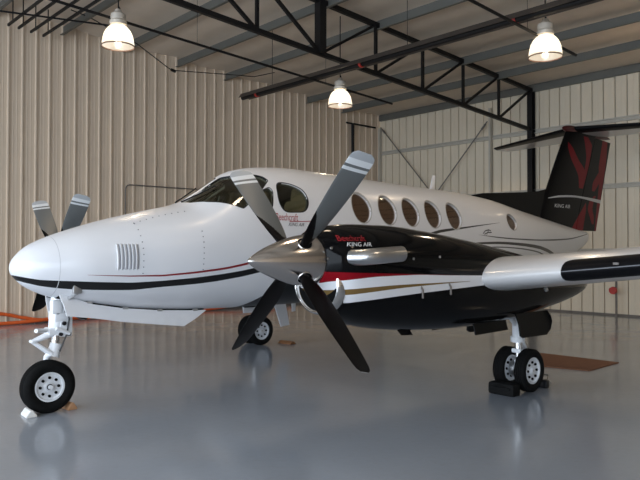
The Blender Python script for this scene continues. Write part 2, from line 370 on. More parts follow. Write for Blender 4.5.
# girts
for z,lab in ((5.02,'grey horizontal wall rail high on the back wall behind the tailplane'),(3.33,'pale wall rail at middle height of the back wall, meeting the fin'),(1.66,'pale wall rail low on the back wall, just above the wing')):
    mb=MB(); zz=z
    for k in (-1,1): mb.box((14.95,(YL+YR)/2,zz+.045*k),(.10,YL-YR-.3,.03),bev=.004)
    mb.box((14.975,(YL+YR)/2,zz),(.03,YL-YR-.3,.09)); tag(mb.build('wall_rail',M['girt'],smooth=0),lab,'wall rail')
for a,b,lab in (((14.85,8.72,5.91),(14.85,4.39,1.2),'thin diagonal brace rod falling away from the corner, on the back wall'),((14.80,4.39,5.5),(14.80,8.72,.9),'thin diagonal brace rod falling left from the pale post by the tailplane')):
    mb=MB(); mb.tube([a,b],.018,8)
    for e,s in ((a,1),(b,-1)):
        d=(Vector(b)-Vector(a)).normalized()*s; mb.tube([Vector(e)+d*.1,Vector(e)+d*.3],.03,8)
    tag(mb.build('brace_rod',M['rod']),lab,'brace rod')
# tube heater parallel to the purlins
hx,hz=7.19,5.32
t=empty('tube_heater',(hx,2,hz),'long dark tube heater hanging below the purlins, red bands near its ends','heater')
mb=MB(); mb.tube([(hx,6.15,hz),(hx,-7.5,hz)],.055,16); mb.build('heater_tube',M['steelblack'],t)
mb=MB(); rs=[]
for y in (6.1,-7.4): rs.append([(hx-.16,y,hz-.03),(hx-.09,y,hz+.075),(hx+.09,y,hz+.075),(hx+.16,y,hz-.03),(hx+.15,y,hz-.03),(hx+.085,y,hz+.068),(hx-.085,y,hz+.068),(hx-.15,y,hz-.03)])
mb.rings(rs); mb.build('reflector',simple('heater_reflector',(.10,.085,.075),.4,.6),t,smooth=0)
for y in (5.6,-1.2,2.2):
    mb=MB(); mb.tube([(hx,y,hz),(hx,y-.05,hz)],.075,16); mb.build('clamp_band',M['redvalve'],t)
for y in (5.0,1.0,-3.0,-6.5):
    mb=MB(); mb.tube([(hx,y,hz+.05),(hx,y,roofz(hx)-.1)],.006,6); mb.build('hanger',M['steelblack'],t)
# conduits along the roof slope
for y,xa,xb,zl,lab in ((3.52,-1.0,9.6,5.50,'thin dark pipe running past the two left lamps toward the corner'),(-1.36,1.0,8.9,5.13,'thin dark pipe running past the right lamp above the fin')):
    f=lambda x: zl+.057*((2.74 if y>0 else 7.69)-x)
    mb=MB(); mb.tube([(xa,y,f(xa)),(xb,y,f(xb))],.025,8)
    for k in range(3):
        xx=xa+(xb-xa)*(.2+.3*k); mb.tube([(xx,y,f(xx)),(xx,y,roofz(xx)-.05)],.004,5)
    tag(mb.build('ceiling_pipe',M['steelblack']),lab,'pipe')
# four short struts at upper left
for i,(xx,ya,yb) in enumerate(((2.46,8.15,5.2),(2.69,8.21,5.2),(2.98,8.29,5.2),(3.28,8.38,5.2))):
    zz=6.5; mb=MB(); mb.bar((xx,ya,zz),(xx,yb,zz),.04,.05); mb.bar((xx,ya-.3,zz),(xx,ya-.3,roofz(xx)-.03),.02,.02); mb.bar((xx,yb+.3,zz),(xx,yb+.3,roofz(xx)-.03),.02,.02)
    tag(mb.build('ceiling_strut',M['steelblack'],smooth=0),'short dark bar under the roof at the upper left, %s of four from the left'%ords[i],'bar','four short bars under the roof')
mb=MB(); mb.tube([(1.2,7.5,6.455),(4.1,6.55,6.455)],.02,8)
tag(mb.build('cross_rod',M['steelblack']),'thin dark rod crossing below the four short bars at upper left','rod')
mb=MB(); mb.tube([(3.6,7.6,6.96),(4.0,7.6,6.9),(5.17,7.6,6.54),(6.0,7.6,6.12),(6.12,7.6,6.08)],.012,6); mb.tube([(6.08,7.6,6.09),(6.2,7.6,6.07)],.04,8); mb.tube([(6.12,7.6,6.08),(7.66,7.6,6.26),(8.6,7.6,6.36),(9.3,7.6,6.6)],.012,6)
tag(mb.build('sagging_cable',M['steelblack']),'black cable with a knot sagging below the purlins near the left wall','cable')
mb=MB(); mb.tube([(13.6,8.83,5.9),(13.6,8.83,4.88)],.05,10); mb.tube([(13.3,8.83,5.9),(14.7,8.83,5.9)],.03,8); tag(mb.build('wall_pipe',M['steelblack']),'short black vertical pipe high on the left wall near the corner','pipe')
mb=MB(); pp=[(5.5,8.82,.06),(5.5,8.82,3.2)]+[(5.5+.12*(1-math.cos(a)),8.82,3.2+.12*math.sin(a)) for a in (.5,1.0,PI/2)]+[(10.5,8.82,3.33)]
mb.tube(pp,.017,8); tag(mb.build('wall_conduit',M['pipe']),'grey conduit climbing the left wall then turning right behind the cockpit','conduit')
# standpipe with red handwheel
t=empty('standpipe',(14.72,.55,0),'grey standpipe with a red valve by the back wall under the wing','pipe')
mb=MB(); mb.tube([(14.72,.55,0),(14.72,.55,1.62)],.028,10); mb.box((14.8,.55,1.6),(.2,.05,.04)); mb.build('riser',M['pipe'],t)
mb=MB(); mb.lathe([(-.05,.03),(-.05,.09),(0,.10),(.05,.09),(.05,.03)],(14.66,.6,.66),'x',16,cap=(True,True)); mb.tube([(14.72,.6,.66),(14.72,.72,.68)],.045,10); mb.build('valve',M['redvalve'],t)
# orange hose along the left wall
mb=MB()
def sm(P,n=8):
    out=[]; t=list(range(len(P))); fs=[pchip(t,[p[k] for p in P]) for k in range(3)]
    for i in range((len(P)-1)*n+1): out.append(tuple(f(i/n) for f in fs))
    return out
mb.tube(sm([(1.6,8.8,.34),(2.6,8.8,.24),(3.0,8.78,.14),(3.5,8.72,.06),(4.4,8.75,.05),(6,8.7,.05),(7.8,8.74,.05),(8.9,8.76,.12),(9.6,8.78,.16),(11,8.8,.1)]),.04,10)
mb.tube(sm([(1.4,8.72,.045),(2.6,8.66,.045),(3.2,8.62,.06),(3.9,8.64,.10),(4.5,8.62,.045)]),.04,10)
tag(mb.build('orange_hose',M['orange']),'orange hose lying along the foot of the left wall behind the nose gear','hose')
# mat under the wing
mb=MB(); rs=[]
q=[(7.72,-1.35),(7.75,-2.58),(6.78,-2.60),(6.5,-1.55)]; mb.rings([[(a,b,0.001) for a,b in q],[(a,b,.016) for a,b in q]]); tag(mb.build('floor_mat',M['mat'],smooth=0),'flat brown floor mat lying behind the near pair of main wheels','mat')

# ------------------------------------------------------------------ lamps
LZ=[(2.74,3.44,5.19),(7.82,3.43,4.94),(7.69,-1.46,4.93)]
def lampdome():
    N=NT('lamp_glass_dome'); N.t.nodes.remove(N.p)
    tr=N.n('ShaderNodeBsdfTranslucent'); tr.inputs[0].default_value=(.97,.95,.90,1); tp=N.n('ShaderNodeBsdfTransparent'); tp.inputs[0].default_value=(1,.99,.97,1)
    g=N.n('ShaderNodeBsdfGlossy'); g.inputs['Roughness'].default_value=.15; g.inputs[0].default_value=(.9,.9,.9,1)
    m=N.n('ShaderNodeMixShader'); m.inputs[0].default_value=.45; N.l(tr.outputs[0],m.inputs[1]); N.l(tp.outputs[0],m.inputs[2])
    m2=N.n('ShaderNodeMixShader'); m2.inputs[0].default_value=.12; N.l(m.outputs[0],m2.inputs[1]); N.l(g.outputs[0],m2.inputs[2])
    e=N.n('ShaderNodeEmission'); e.inputs[0].default_value=(1,.84,.64,1); e.inputs[1].default_value=LAMP_GLOW
    a=N.n('ShaderNodeAddShader'); N.l(m2.outputs[0],a.inputs[0]); N.l(e.outputs[0],a.inputs[1]); N.l(a.outputs[0],N.out.inputs[0]); return N.mat
LAMP_GLOW=.28; LAMP_W=27
def make_lamp():
    r=empty('high_bay_lamp',(0,0,0),'','lamp',local=True)
    prof=[(.19,.085),(.18,.115),(.15,.158),(.10,.198),(.05,.225),(-.02,.245),(-.10,.258),(-.155,.265)]
    mb=MB(); mb.lathe(prof,(0,0,0),'z',40); mb.lathe([(q-.001,rr-.006) for q,rr in prof],(0,0,0),'z',40); mb.build('dome_shade',lampdome(),r,fix=False)
    mb=MB(); mb.lathe([(-.150,.262),(-.150,.270),(-.168,.270),(-.168,.258),(-.150,.258)],(0,0,0),'z',40); mb.build('rim_band',simple('lamp_rim',(.20,.10,.06),.4),r)
    mb=MB(); mb.lathe([(.185,.0),(.185,.10),(.20,.135),(.25,.140),(.28,.11),(.30,.125),(.37,.12),(.39,.09),(.41,.065),(.45,.05),(.46,.0)],(0,0,0),'z',28); mb.build('ballast_housing',M['lampmetal'],r)
    mb=MB(); mb.tube([(0,0,.43),(0,0,1.88)],.011,8); mb.tube([(.0,0,.43),(.03,0,.47),(0,0,.51)],.012,8); mb.build('hanging_rod',M['steelblack'],r)
    mb=MB(); mb.lathe([(.09,.0),(.085,.025),(.03,.05),(-.05,.058),(-.10,.04),(-.12,.0)],(0,0,0),'z',20); mb.build('bulb',emit('lamp_bulb',(1,.88,.68),14),r)
    return r
lp=make_lamp(); labs=['lit glass dome lamp at the upper left, near the left wall','lit glass dome lamp hanging farthest back, above the propeller blade tip','lit glass dome lamp at the upper right, below the tube heater']
for i,L in enumerate(LZ):
    o=lp if i==0 else copy_tree(lp); o.location=L; o['label']=labs[i]; o['group']='glass high bay lamps'
    # rod length follows the roof
    d=bpy.data.lights.new('bulb_light','SPOT'); d.energy=LAMP_W*2.2; d.color=(1,.78,.54); d.shadow_soft_size=.06; d.spot_size=math.radians(150); d.spot_blend=.5
    lo=bpy.data.objects.new('bulb_light',d); COL.objects.link(lo); lo.location=(L[0],L[1],L[2]-.16)
# further rows of the same lamps, out of frame, that light the hall
for L in ((2.74,-1.46,5.2),(2.74,-6.3,5.2),(7.69,-6.3,4.93),(12.6,3.44,4.7),(12.6,-1.46,4.7),(12.6,-6.3,4.7)):
    d=bpy.data.lights.new('bulb_light','SPOT'); d.energy=LAMP_W*2.2; d.color=(1,.78,.54); d.shadow_soft_size=.2; d.spot_size=math.radians(150); d.spot_blend=.5
    lo=bpy.data.objects.new('bulb_light',d); COL.objects.link(lo); lo.location=(L[0],L[1],L[2]-.16)
# ------------------------------------------------------------------ the aeroplane (x aft, y starboard)
A=empty('airplane',(4.0,0,0),'white and black twin turboprop airplane with polished spinners, parked on the hangar floor','airplane')
def body_mb(B,nx,na,x0=None,x1=None):
    x0=B.x0 if x0 is None else x0; x1=B.x1 if x1 is None else x1
    xs=[]
    for i in range(nx+1):
        t=i/nx
        xs.append(x0+(x1-x0)*(t**1.6 if B.root else t))
    if B.root and x0==B.x0: xs=[x0+.0,x0+.004,x0+.012,x0+.025,x0+.045]+[x for x in xs if x>x0+.06]
    mb=MB(); mb.rings([[B.pt(x,2*PI*k/na) for k in range(na)] for x in xs],(True,True)); return mb
# window outlines in (x,z) on the port side
def ellipse(cx,cz,rx,rz,n=28,p=2.0):
    return [(cx+rx*math.copysign(abs(math.cos(a))**(2/p),math.cos(a)),cz+rz*math.copysign(abs(math.sin(a))**(2/p),math.sin(a))) for a in [2*PI*k/n for k in range(n)]]
def rnd(poly,r=.03,n=4):
    """round the corners of a polygon and sample its sides"""
    out=[]; L=len(poly); P=[np.array(p,float) for p in poly]
    for i in range(L):
        a,b,c_=P[i-1],P[i],P[(i+1)%L]; ra=min(r,np.linalg.norm(a-b)*.45); rc=min(r,np.linalg.norm(c_-b)*.45)
        p0=b+(a-b)/np.linalg.norm(a-b)*ra; p1=b+(c_-b)/np.linalg.norm(c_-b)*rc
        for k in range(n+1):
            t=k/n; out.append((1-t)**2*p0+2*t*(1-t)*b+t*t*p1)
        d=P[(i+1)%L]-c_*0 if False else None
        nx=P[(i+1)%L]; p2=nx+(b-nx)/np.linalg.norm(b-nx)*min(r,np.linalg.norm(b-nx)*.45)
        m=int(np.linalg.norm(p2-p1)/.06)
        for k in range(1,m+1): out.append(p1+(p2-p1)*k/(m+1))
    return [tuple(p) for p in out]
def side_ang(x,z,B=FUS,side=-1):
    zt,zb,w,zc,n=B.sec(x); h=(zt-zc) if z>zc else (zc-zb); q=min(.999,abs(z-zc)/h); y=w*(1-q**n)**(1/n); return math.atan2(side*y,z-zc)
def patch(pa,side,off,B=FUS,rings=7):
    """pa: outline as (x,angle) on the port side (angle<0); returns verts of concentric rings + centre and faces"""
    n=len(pa); cx=sum(p[0] for p in pa)/n; ca=sum(p[1] for p in pa)/n; V=[]; F=[]
    for r in range(rings):
        t=1-r/rings
        for x,a in pa: V.append(B.pt(cx+(x-cx)*t,(ca+(a-ca)*t)*(1 if side<0 else -1),off))
    V.append(B.pt(cx,ca*(1 if side<0 else -1),off)); ctr=rings*n
    for r in range(rings-1):
        for j in range(n): k=(j+1)%n; F.append((r*n+j,r*n+k,(r+1)*n+k,(r+1)*n+j))
    for j in range(n): F.append(((rings-1)*n+j,(rings-1)*n+(j+1)%n,ctr))
    return V,F,n
def patch_solid(mb,pa,side,o1,o2,mi=0):
    V1,F1,n=patch(pa,side,o1); V2,F2,_=patch(pa,side,o2); k=len(V1)
    fs=[tuple(f) for f in F1]+[tuple(i+k for i in reversed(f)) for f in F2]+[(j,j+k,(j+1)%n+k,(j+1)%n) for j in range(n)]
    if True: fs=[tuple(reversed(f)) for f in fs]
    mb.add(V1+V2,fs,mi)
xa=lambda poly: [(x,side_ang(x,z)) for x,z in poly]
cab=[(4.27,2.235),(4.785,2.225),(5.28,2.215),(5.79,2.205),(6.31,2.195)]
WINS=[('cabin_window',xa(ellipse(cx,cz,.178,.205,28,2.0))) for cx,cz in cab]
WINS.append(('cabin_window',xa(ellipse(8.03,2.155,.165,.14,24))))
WINS.append(('side_window',xa(rnd([(2.925,2.49),(3.12,2.49),(3.30,2.42),(3.335,2.27),(3.25,2.14),(2.93,2.125),(2.87,2.25)],.09))))
WINS.append(('storm_window',rnd([(2.665,-.735),(2.80,-.69),(2.825,-.76),(2.76,-1.01),(2.69,-1.0),(2.64,-.93)],.035)))
WINS.append(('windshield',rnd([(1.90,-.10),(1.915,-.384),(2.051,-.655),(2.229,-.845),(2.365,-.975),(2.50,-.86),(2.69,-.70),(2.83,-.565),(2.785,-.47),(2.668,-.386),(2.55,-.288),(2.47,-.19),(2.43,-.055),(2.20,-.055)],.03)))
fus=body_mb(FUS,150,96).build('fuselage',[M['fuspaint'],M['interior'],M['white']],A,smooth=50)
def inner(B,ins):
    rows=[]
    for x in (1.80,1.95,2.1,2.25,2.4,2.65,2.95,3.4,4.13,5.8,6.8,7.8,8.4):
        zt,zb,w,zc,n=B.sec(x); rows.append((x,zt-ins,max(zb+ins,1.35),w-ins,zc,n))
    return Body(rows,0,False)
cav=body_mb(inner(FUS,.045),60,64).build('cavity',[M['interior']],None,smooth=0)
cut=MB()
for nm,pa in WINS:
    for sd in (-1,1): patch_solid(cut,pa,sd,.06,-.10)
cutter=cut.build('cutter',[M['white']],None,smooth=0)
for ob in (cav,cutter):
    md=fus.modifiers.new('b','BOOLEAN'); md.operation='DIFFERENCE'; md.object=ob; md.solver='EXACT'; md.material_mode='TRANSFER'
dg=bpy.context.evaluated_depsgraph_get(); me=bpy.data.meshes.new_from_object(fus.evaluated_get(dg),preserve_all_data_layers=True,depsgraph=dg)
old=fus.data; fus.modifiers.clear(); fus.data=me; me.name='fuselage'
for ob in (cav,cutter): bpy.data.objects.remove(ob)
me.polygons.foreach_set('use_smooth',[True]*len(me.polygons)); me.set_sharp_from_angle(angle=math.radians(32))
print('fuselage faces',len(me.polygons),[m.name for m in me.materials])
for nm,pa in WINS:
    for sd in (-1,1):
        mb=MB(); patch_solid(mb,pa,sd,*((-.030,-.036) if nm=='cabin_window' else (-.012,-.018))); g=mb.build(nm,M['cabglass' if nm=='cabin_window' else 'glass'],fus,smooth=60)
        # dark rubber seal round each pane
        n=len(pa); mb=MB(); P=[FUS.pt(x,a*(1 if sd<0 else -1),.002) for x,a in pa]
        cxx=sum(p[0] for p in pa)/n; caa=sum(p[1] for p in pa)/n
        s_out=1.07 if nm!='windshield' else 1.03
        Q=[FUS.pt(cxx+(x-cxx)*s_out,(caa+(a-caa)*s_out)*(1 if sd<0 else -1),.002) for x,a in pa]
        R=[FUS.pt(x,a*(1 if sd<0 else -1),-.02) for x,a in pa]
        mb.rings([Q,P,R],(False,False)); mb.build('window_seal',M['seal'] if nm=='cabin_window' else M['ltblack'],g,smooth=40)
for nm,pa in WINS:
    if nm=='cabin_window':  # added panels behind the panes, coloured like the dimly lit cabin
        for sd in (-1,1):
            mb=MB(); patch_solid(mb,[(x,a) for x,a in pa],sd,-.044,-.056); mb.build('window_tone_panel',M['wintone'],fus,smooth=60)
# cockpit: seats, glareshield
for sd in (-1,1):
    mb=MB(); y=.40*sd
    mb.box((3.10,y,1.66),(.5,.46,.16),bev=.04); mb.box((3.36,y,1.99),(.13,.46,.62),Matrix.Rotation(.15,3,'Y'),bev=.05); mb.box((3.42,y,2.36),(.10,.28,.20),Matrix.Rotation(.12,3,'Y'),bev=.04); mb.tube([(3.39,y-.06,2.2),(3.41,y-.06,2.35)],.012,6); mb.tube([(3.39,y+.06,2.2),(3.41,y+.06,2.35)],.012,6)
    mb.build('crew_seat',M['cream'],A,smooth=50)
mb=MB(); mb.rings([[(1.99,y,2.10-.25*abs(y)**2) for y in (-.5,-.25,0,.25,.5)]+[(1.99,y,1.9) for y in (.5,.25,0,-.25,-.5)],[(2.40,y,2.17-.22*abs(y)**2) for y in (-.58,-.3,0,.3,.58)]+[(2.40,y,1.8) for y in (.58,.3,0,-.3,-.58)]]); mb.build('glareshield',M['glare'],A,smooth=40)
for sd in (-1,1):
    mb=MB(); mb.tube([(2.42,.3*sd,1.85),(2.62,.3*sd,1.92)],.02,8); mb.tube([(2.62,(.3-.14)*sd,2.02),(2.63,(.3-.14)*sd,1.92),(2.63,(.3+.14)*sd,1.92),(2.62,(.3+.14)*sd,2.02)],.016,8); mb.build('control_yoke',M['glare'],A)
# wipers
for sd in (-1,1):
    mb=MB(); P=[FUS.pt(1.90+.0*k,(-.12-.035*k)*(1 if sd<0 else -1),.02) for k in range(2)]
    P=[FUS.pt(1.88,.12*sd,.012),FUS.pt(2.05,.22*sd,.012),FUS.pt(2.26,.30*sd,.012)]; mb.tube(P,.009,6); mb.build('wiper',M['ltblack'],A)
# flat lettering laid on a body
def text_on(B,s,x0,z0,h,mat,parent,name,shear=.25,width=None,side=-1,off=.003,surf=None):
    cu=bpy.data.curves.new('t','FONT'); cu.body=s; cu.size=1; cu.shear=shear; cu.resolution_u=3
    to=bpy.data.objects.new('t',cu); COL.objects.link(to); dg=bpy.context.evaluated_depsgraph_get(); dg.update()
    me=bpy.data.meshes.new_from_object(to.evaluated_get(dg)); bpy.data.objects.remove(to)
    bm=bmesh.new(); bm.from_mesh(me); bmesh.ops.triangulate(bm,faces=bm.faces); bmesh.ops.subdivide_edges(bm,edges=[e for e in bm.edges if e.calc_length()>.15],cuts=2)
    us=[v.co.x for v in bm.verts]; vs=[v.co.y for v in bm.verts]; u0,u1,v0=min(us),max(us),0
    vt=max(vs); sc=h/vt; sx=(width/(u1-u0)) if width else sc
    for v in bm.verts:
        x=x0+(v.co.x-u0)*sx; z=z0+v.co.y*sc
        if surf: v.co=Vector(surf(x,z))
        else: 
            p=B.pt(x,side_ang(x,z,B,side),off); v.co=Vector(p)
    bm.to_mesh(me); bm.free(); me.name=name; me.materials.clear(); me.materials.append(mat)
    o=bpy.data.objects.new(name,me); COL.objects.link(o); o.parent=parent; o['label']='painted lettering'; return o
text_on(FUS,'Beechcraft',2.78,2.02,.088,M['red'],fus,'lettering',.2,.34)
text_on(FUS,'KING AIR',2.96,1.955,.042,M['ltblack'],fus,'lettering',.5,.25)
mb=MB()
for k in range(8):
    pass
P=[(2.98,2.008),(3.1,2.012),(3.25,2.018),(3.40,2.03)]; mb.rings([[FUS.pt(x,side_ang(x,z-.004),.003),FUS.pt(x,side_ang(x,z+.005),.003)] for x,z in P],(False,False),False); mb.build('flourish',M['red'],fus)
for L in ([(7.02,1.935),(7.10,1.985),(7.20,2.0),(7.26,1.985)],[(7.06,1.925),(7.16,1.955),(7.28,1.96)],[(7.12,1.90),(7.15,1.95),(7.19,1.985)]):
    mb=MB(); mb.rings([[FUS.pt(x,side_ang(x,z-.008),.003),FUS.pt(x,side_ang(x,z+.008),.003)] for x,z in L],(False,False),False); mb.build('flourish',M['ltblack'],fus)
# nose louvres (both sides), fasteners, seams
for sd in (-1,1):
    lv=MB(); dk=MB()
    for k in range(6):
        x=.87+.037*k
        for (mbx,xx0,xx1,oo) in ((lv,x,x+.016,.016),):
            rs=[]
            for z in [1.46+.265*i/8 for i in range(9)]:
                e=.35 if z in (1.46,) or z>1.724 else 1
                a0=side_ang(x,z); a1=side_ang(x+.026,z); s_=1 if sd<0 else -1
                rs.append([FUS.pt(x,a0*s_,-.004),FUS.pt(x+.006,a0*s_,.002+.018*e),FUS.pt(x+.026,a1*s_,-.002)])
            lv.rings(rs)
        rs=[]
        for z in [1.465+.255*i/6 for i in range(7)]:
            a0=side_ang(x+.026,z); s_=1 if sd<0 else -1; rs.append([FUS.pt(x+.023,a0*s_,.0015),FUS.pt(x+.037,a0*s_,.0015)])
        dk.rings(rs,(False,False),False)
    l=lv.build('nose_louvre',M['white'],fus,smooth=40); dk.build('louvre_slot',M['louvre_gap'],l)
fm=MB()
for L in ([(1.135,1.42+.065*k) for k in range(9)],[(1.80,1.45+.06*k) for k in range(8)],[(1.13+.075*k,1.945+.025*k-.0008*k*k) for k in range(9)]):
    for x,z in L:
        p=FUS.pt(x,side_ang(x,z),.0); q=FUS.pt(x,side_ang(x,z),.006); fm.tube([p,q],.006,8)
fm.build('fasteners',simple('fastener_grey',(.25,.25,.27),.4,.5),fus)['kind']='stuff'
sm_=MB(); x=.36; sm_.rings([[FUS.pt(x,-2.9+2.9*2*k/60,.0012),FUS.pt(x+.006,-2.9+5.8*k/60,.0012)] for k in range(61)],(False,False),False)
sm_.build('panel_seam',simple('seam_grey',(.60,.60,.62),.5),fus)
# antennas
def blade_ant(name,base,h,c,sw,mat,up=1,tap=.6):
    mb=MB(); rs=[]
    for k,t in enumerate((0,.5,1)):
        cc=c*(1-(1-tap)*t); x=base[0]+sw*t; z=base[2]+up*h*t; w=.018*(1-.5*t)
        rs.append([(x-cc/2,base[1],z),(x-cc/6,base[1]-w,z),(x+cc/2,base[1],z),(x-cc/6,base[1]+w,z)])
    mb.rings(rs); return mb.build(name,mat,fus,smooth=30)
blade_ant('antenna',(6.62,0,2.64),.27,.14,.07,M['white'])
blade_ant('belly_antenna',(1.72,0,.99),.16,.20,.10,M['white'],-1); blade_ant('belly_antenna',(1.98,0,.98),.05,.06,.02,M['alu'],-1)
# nose gear doors hanging open, either side of the wheel well
for sd in (-1,1):
    y0=.20*sd; mb=MB(); rs=[]
    top=[(.41,1.22),(.75,1.10),(1.05,1.045),(1.45,1.0),(1.85,.975),(2.10,.965)]; bot=[(.47,.995),(.75,.955),(1.05,.90),(1.45,.845),(1.76,.805),(1.78,.805)]
    def yb(z): return y0+sd*(1.2-z)*.30
    for (xt,zt),(xb,zb) in zip(top,bot): 
        yt,yl=yb(zt),yb(zb); ym=(yt+yl)/2+.02*sd; zm=(zt+zb)/2; xm=(xt+xb)/2
        rs.append([(xt,yt,zt),(xm,ym,zm),(xb,yl,zb),(xb,yl-.02*sd,zb),(xm,ym-.02*sd,zm),(xt,yt-.02*sd,zt)])
    mb.rings(rs); d=mb.build('nose_gear_door',M['white'],A,smooth=40)
    for xh,zh in ((.72,1.13),(1.1,1.05),(1.5,1.005),(1.95,.985)):
        mb=MB(); mb.tube([(xh-.03,yb(zh),zh-.01),(xh+.03,yb(zh),zh-.012)],.014,8); mb.build('hinge',M['alu'],d)
mb=MB(); rs=[]
for x in (.42,.7,1.05,1.45,1.9,2.12): zz=FUS.sec(x)[1]; rs.append([(x,-.18,zz+.045),(x,.18,zz+.045),(x,.18,zz-.002+.0),(x,-.18,zz-.002)])
mb.rings(rs); mb.build('wheel_well',M['dark'],A,smooth=0)
# ---------------- wheels
def wheel(root_name,c,D,W,parent,rimr,holes):
    """wheel on a y axle: tyre (part) + rim; c centre"""
    R=D/2; hw=W/2
    prof=[(-hw*.62,rimr*.98),(-hw*.80,rimr*1.08),(-hw*.97,(rimr+R)/2-.01),(-hw*.98,R-.055),(-hw*.86,R-.024),(-hw*.62,R-.006)]
    gro=[]
    for g in (-.45,-.15,.15,.45): gro+=[(hw*g-.007,R-.0015+.001),(hw*g-.004,R-.011),(hw*g+.004,R-.011),(hw*g+.007,R-.0005)]
    prof=prof+gro+[(-q,r) for q,r in reversed(prof[:6])]
    mb=MB(); mb.lathe(prof,c,'y',56); ty=mb.build('tire',M['rubber'],parent,smooth=38)
    rp=[(-hw*.66,rimr*1.0),(-hw*.74,rimr*1.0),(-hw*.74,rimr*.90),(-hw*.50,rimr*.84),(-hw*.42,rimr*.45),(-hw*.52,rimr*.30),(-hw*.62,rimr*.28),(-hw*.62,.0)]
    mb=MB(); mb.lathe(rp,c,'y',40); mb.lathe([(-q,r) for q,r in rp],c,'y',40); mb.lathe([(-hw*.66,rimr),(hw*.66,rimr)],c,'y',40)
    for k in range(holes):
        a=2*PI*k/holes
        for s in (-1,1):
            yy=c[1]+s*hw*.47; cc=(c[0]+rimr*.62*math.cos(a),yy,c[2]+rimr*.62*math.sin(a)); mb.tube([(cc[0],yy-.014,cc[2]),(cc[0],yy+.014,cc[2])],rimr*.095,12,1)
    for s in (-1,1):
        yy=c[1]+s*hw*.63; mb.tube([(c[0],yy-.006,c[2]),(c[0],yy+.006,c[2])],rimr*.20,16,1); mb.tube([(c[0],yy-.012,c[2]),(c[0],yy+.012,c[2])],rimr*.09,8,2)
    mb.build('wheel_rim',[M['rim'],M['dark'],M['alu']],parent,smooth=35)
# nose gear
ng=MB(); xs,zs=.40,.2675
ng.tube([(.50,0,1.22),(.475,0,1.0),(.455,0,.80)],[.088,.085,.08],18); ng.tube([(.458,0,.84),(.456,0,.79)],.088,18); ng.tube([(.46,0,.70),(.452,0,.655)],.062,16)
ng.box((.478,-.0,.98),(.14,.20,.10),bev=.02); ng.box((.46,0,.83),(.20,.17,.07),bev=.015); ng.box((.53,-.07,.92),(.13,.05,.30),bev=.02); ng.box((.43,-.06,1.08),(.10,.10,.14),bev=.02)
ng.tube([(.45,0,.66),(.42,0,.57)],[.06,.07],16)
for s in (1,): ng.tube([(.43,s*.05,.60),(.41,s*.115,.55),(.385,s*.118,.40),(.378,s*.118,.2675)],[.04,.036,.03,.034],12)
ng.tube([(.378,-.09,.2675),(.378,.14,.2675)],.022,12)
ngo=ng.build('nose_landing_gear',M['gearwhite'],A,smooth=40)
mb=MB(); mb.tube([(.455,0,.80),(.448,0,.64)],.042,16); mb.build('oleo_piston',M['chrome'],ngo)
mb=MB()
for s in (-1,1): mb.tube([(.40,s*.045,.80),(.22,s*.02,.735)],[.026,.018],10); mb.tube([(.40,s*.05,.60),(.22,s*.02,.735)],[.024,.018],10)
mb.tube([(.22,-.05,.735),(.22,.05,.735)],.018,10); mb.build('torque_link',M['gearwhite'],ngo,smooth=40)
mb=MB(); mb.tube([(.34,-.05,.845),(.20,-.16,.86)],.022,10); mb.tube([(.42,-.10,.86),(.56,-.10,.80)],.022,10); mb.build('steering_arm',M['gearwhite'],ngo)
mb=MB()
for x,y,z,r in ((.50,-.105,.91,.022),(.44,-.09,1.02,.018),(.52,-.10,1.03,.016),(.55,-.10,.80,.024),(.47,-.10,.80,.02)): mb.tube([(x,y-.01,z),(x,y+.02,z)],r,10)
mb.tube([(.52,-.08,1.15),(.55,-.11,.95),(.53,-.10,.80),(.47,-.07,.62)],.008,6); mb.build('fitting',M['ltblack'],ngo)
mb=MB(); mb.tube([(.56,-.06,1.20),(.95,-.05,1.09)],.03,10); mb.tube([(.50,0,.98),(.85,0,1.13)],.028,10); mb.build('drag_brace',M['gearwhite'],ngo)
mb=MB(); mb.box((.54,-.33,1.285),(.09,.05,.13),bev=.015); mb.tube([(.54,-.33,1.33),(.56,-.24,1.27)],.02,8); mb.tube([(.54,-.33,1.23),(.50,-.22,1.17)],.018,8); mb.build('door_actuator',M['alu'],ngo)
wheel('w',(.378,0,.2675),.535,.17,ngo,.150,8)
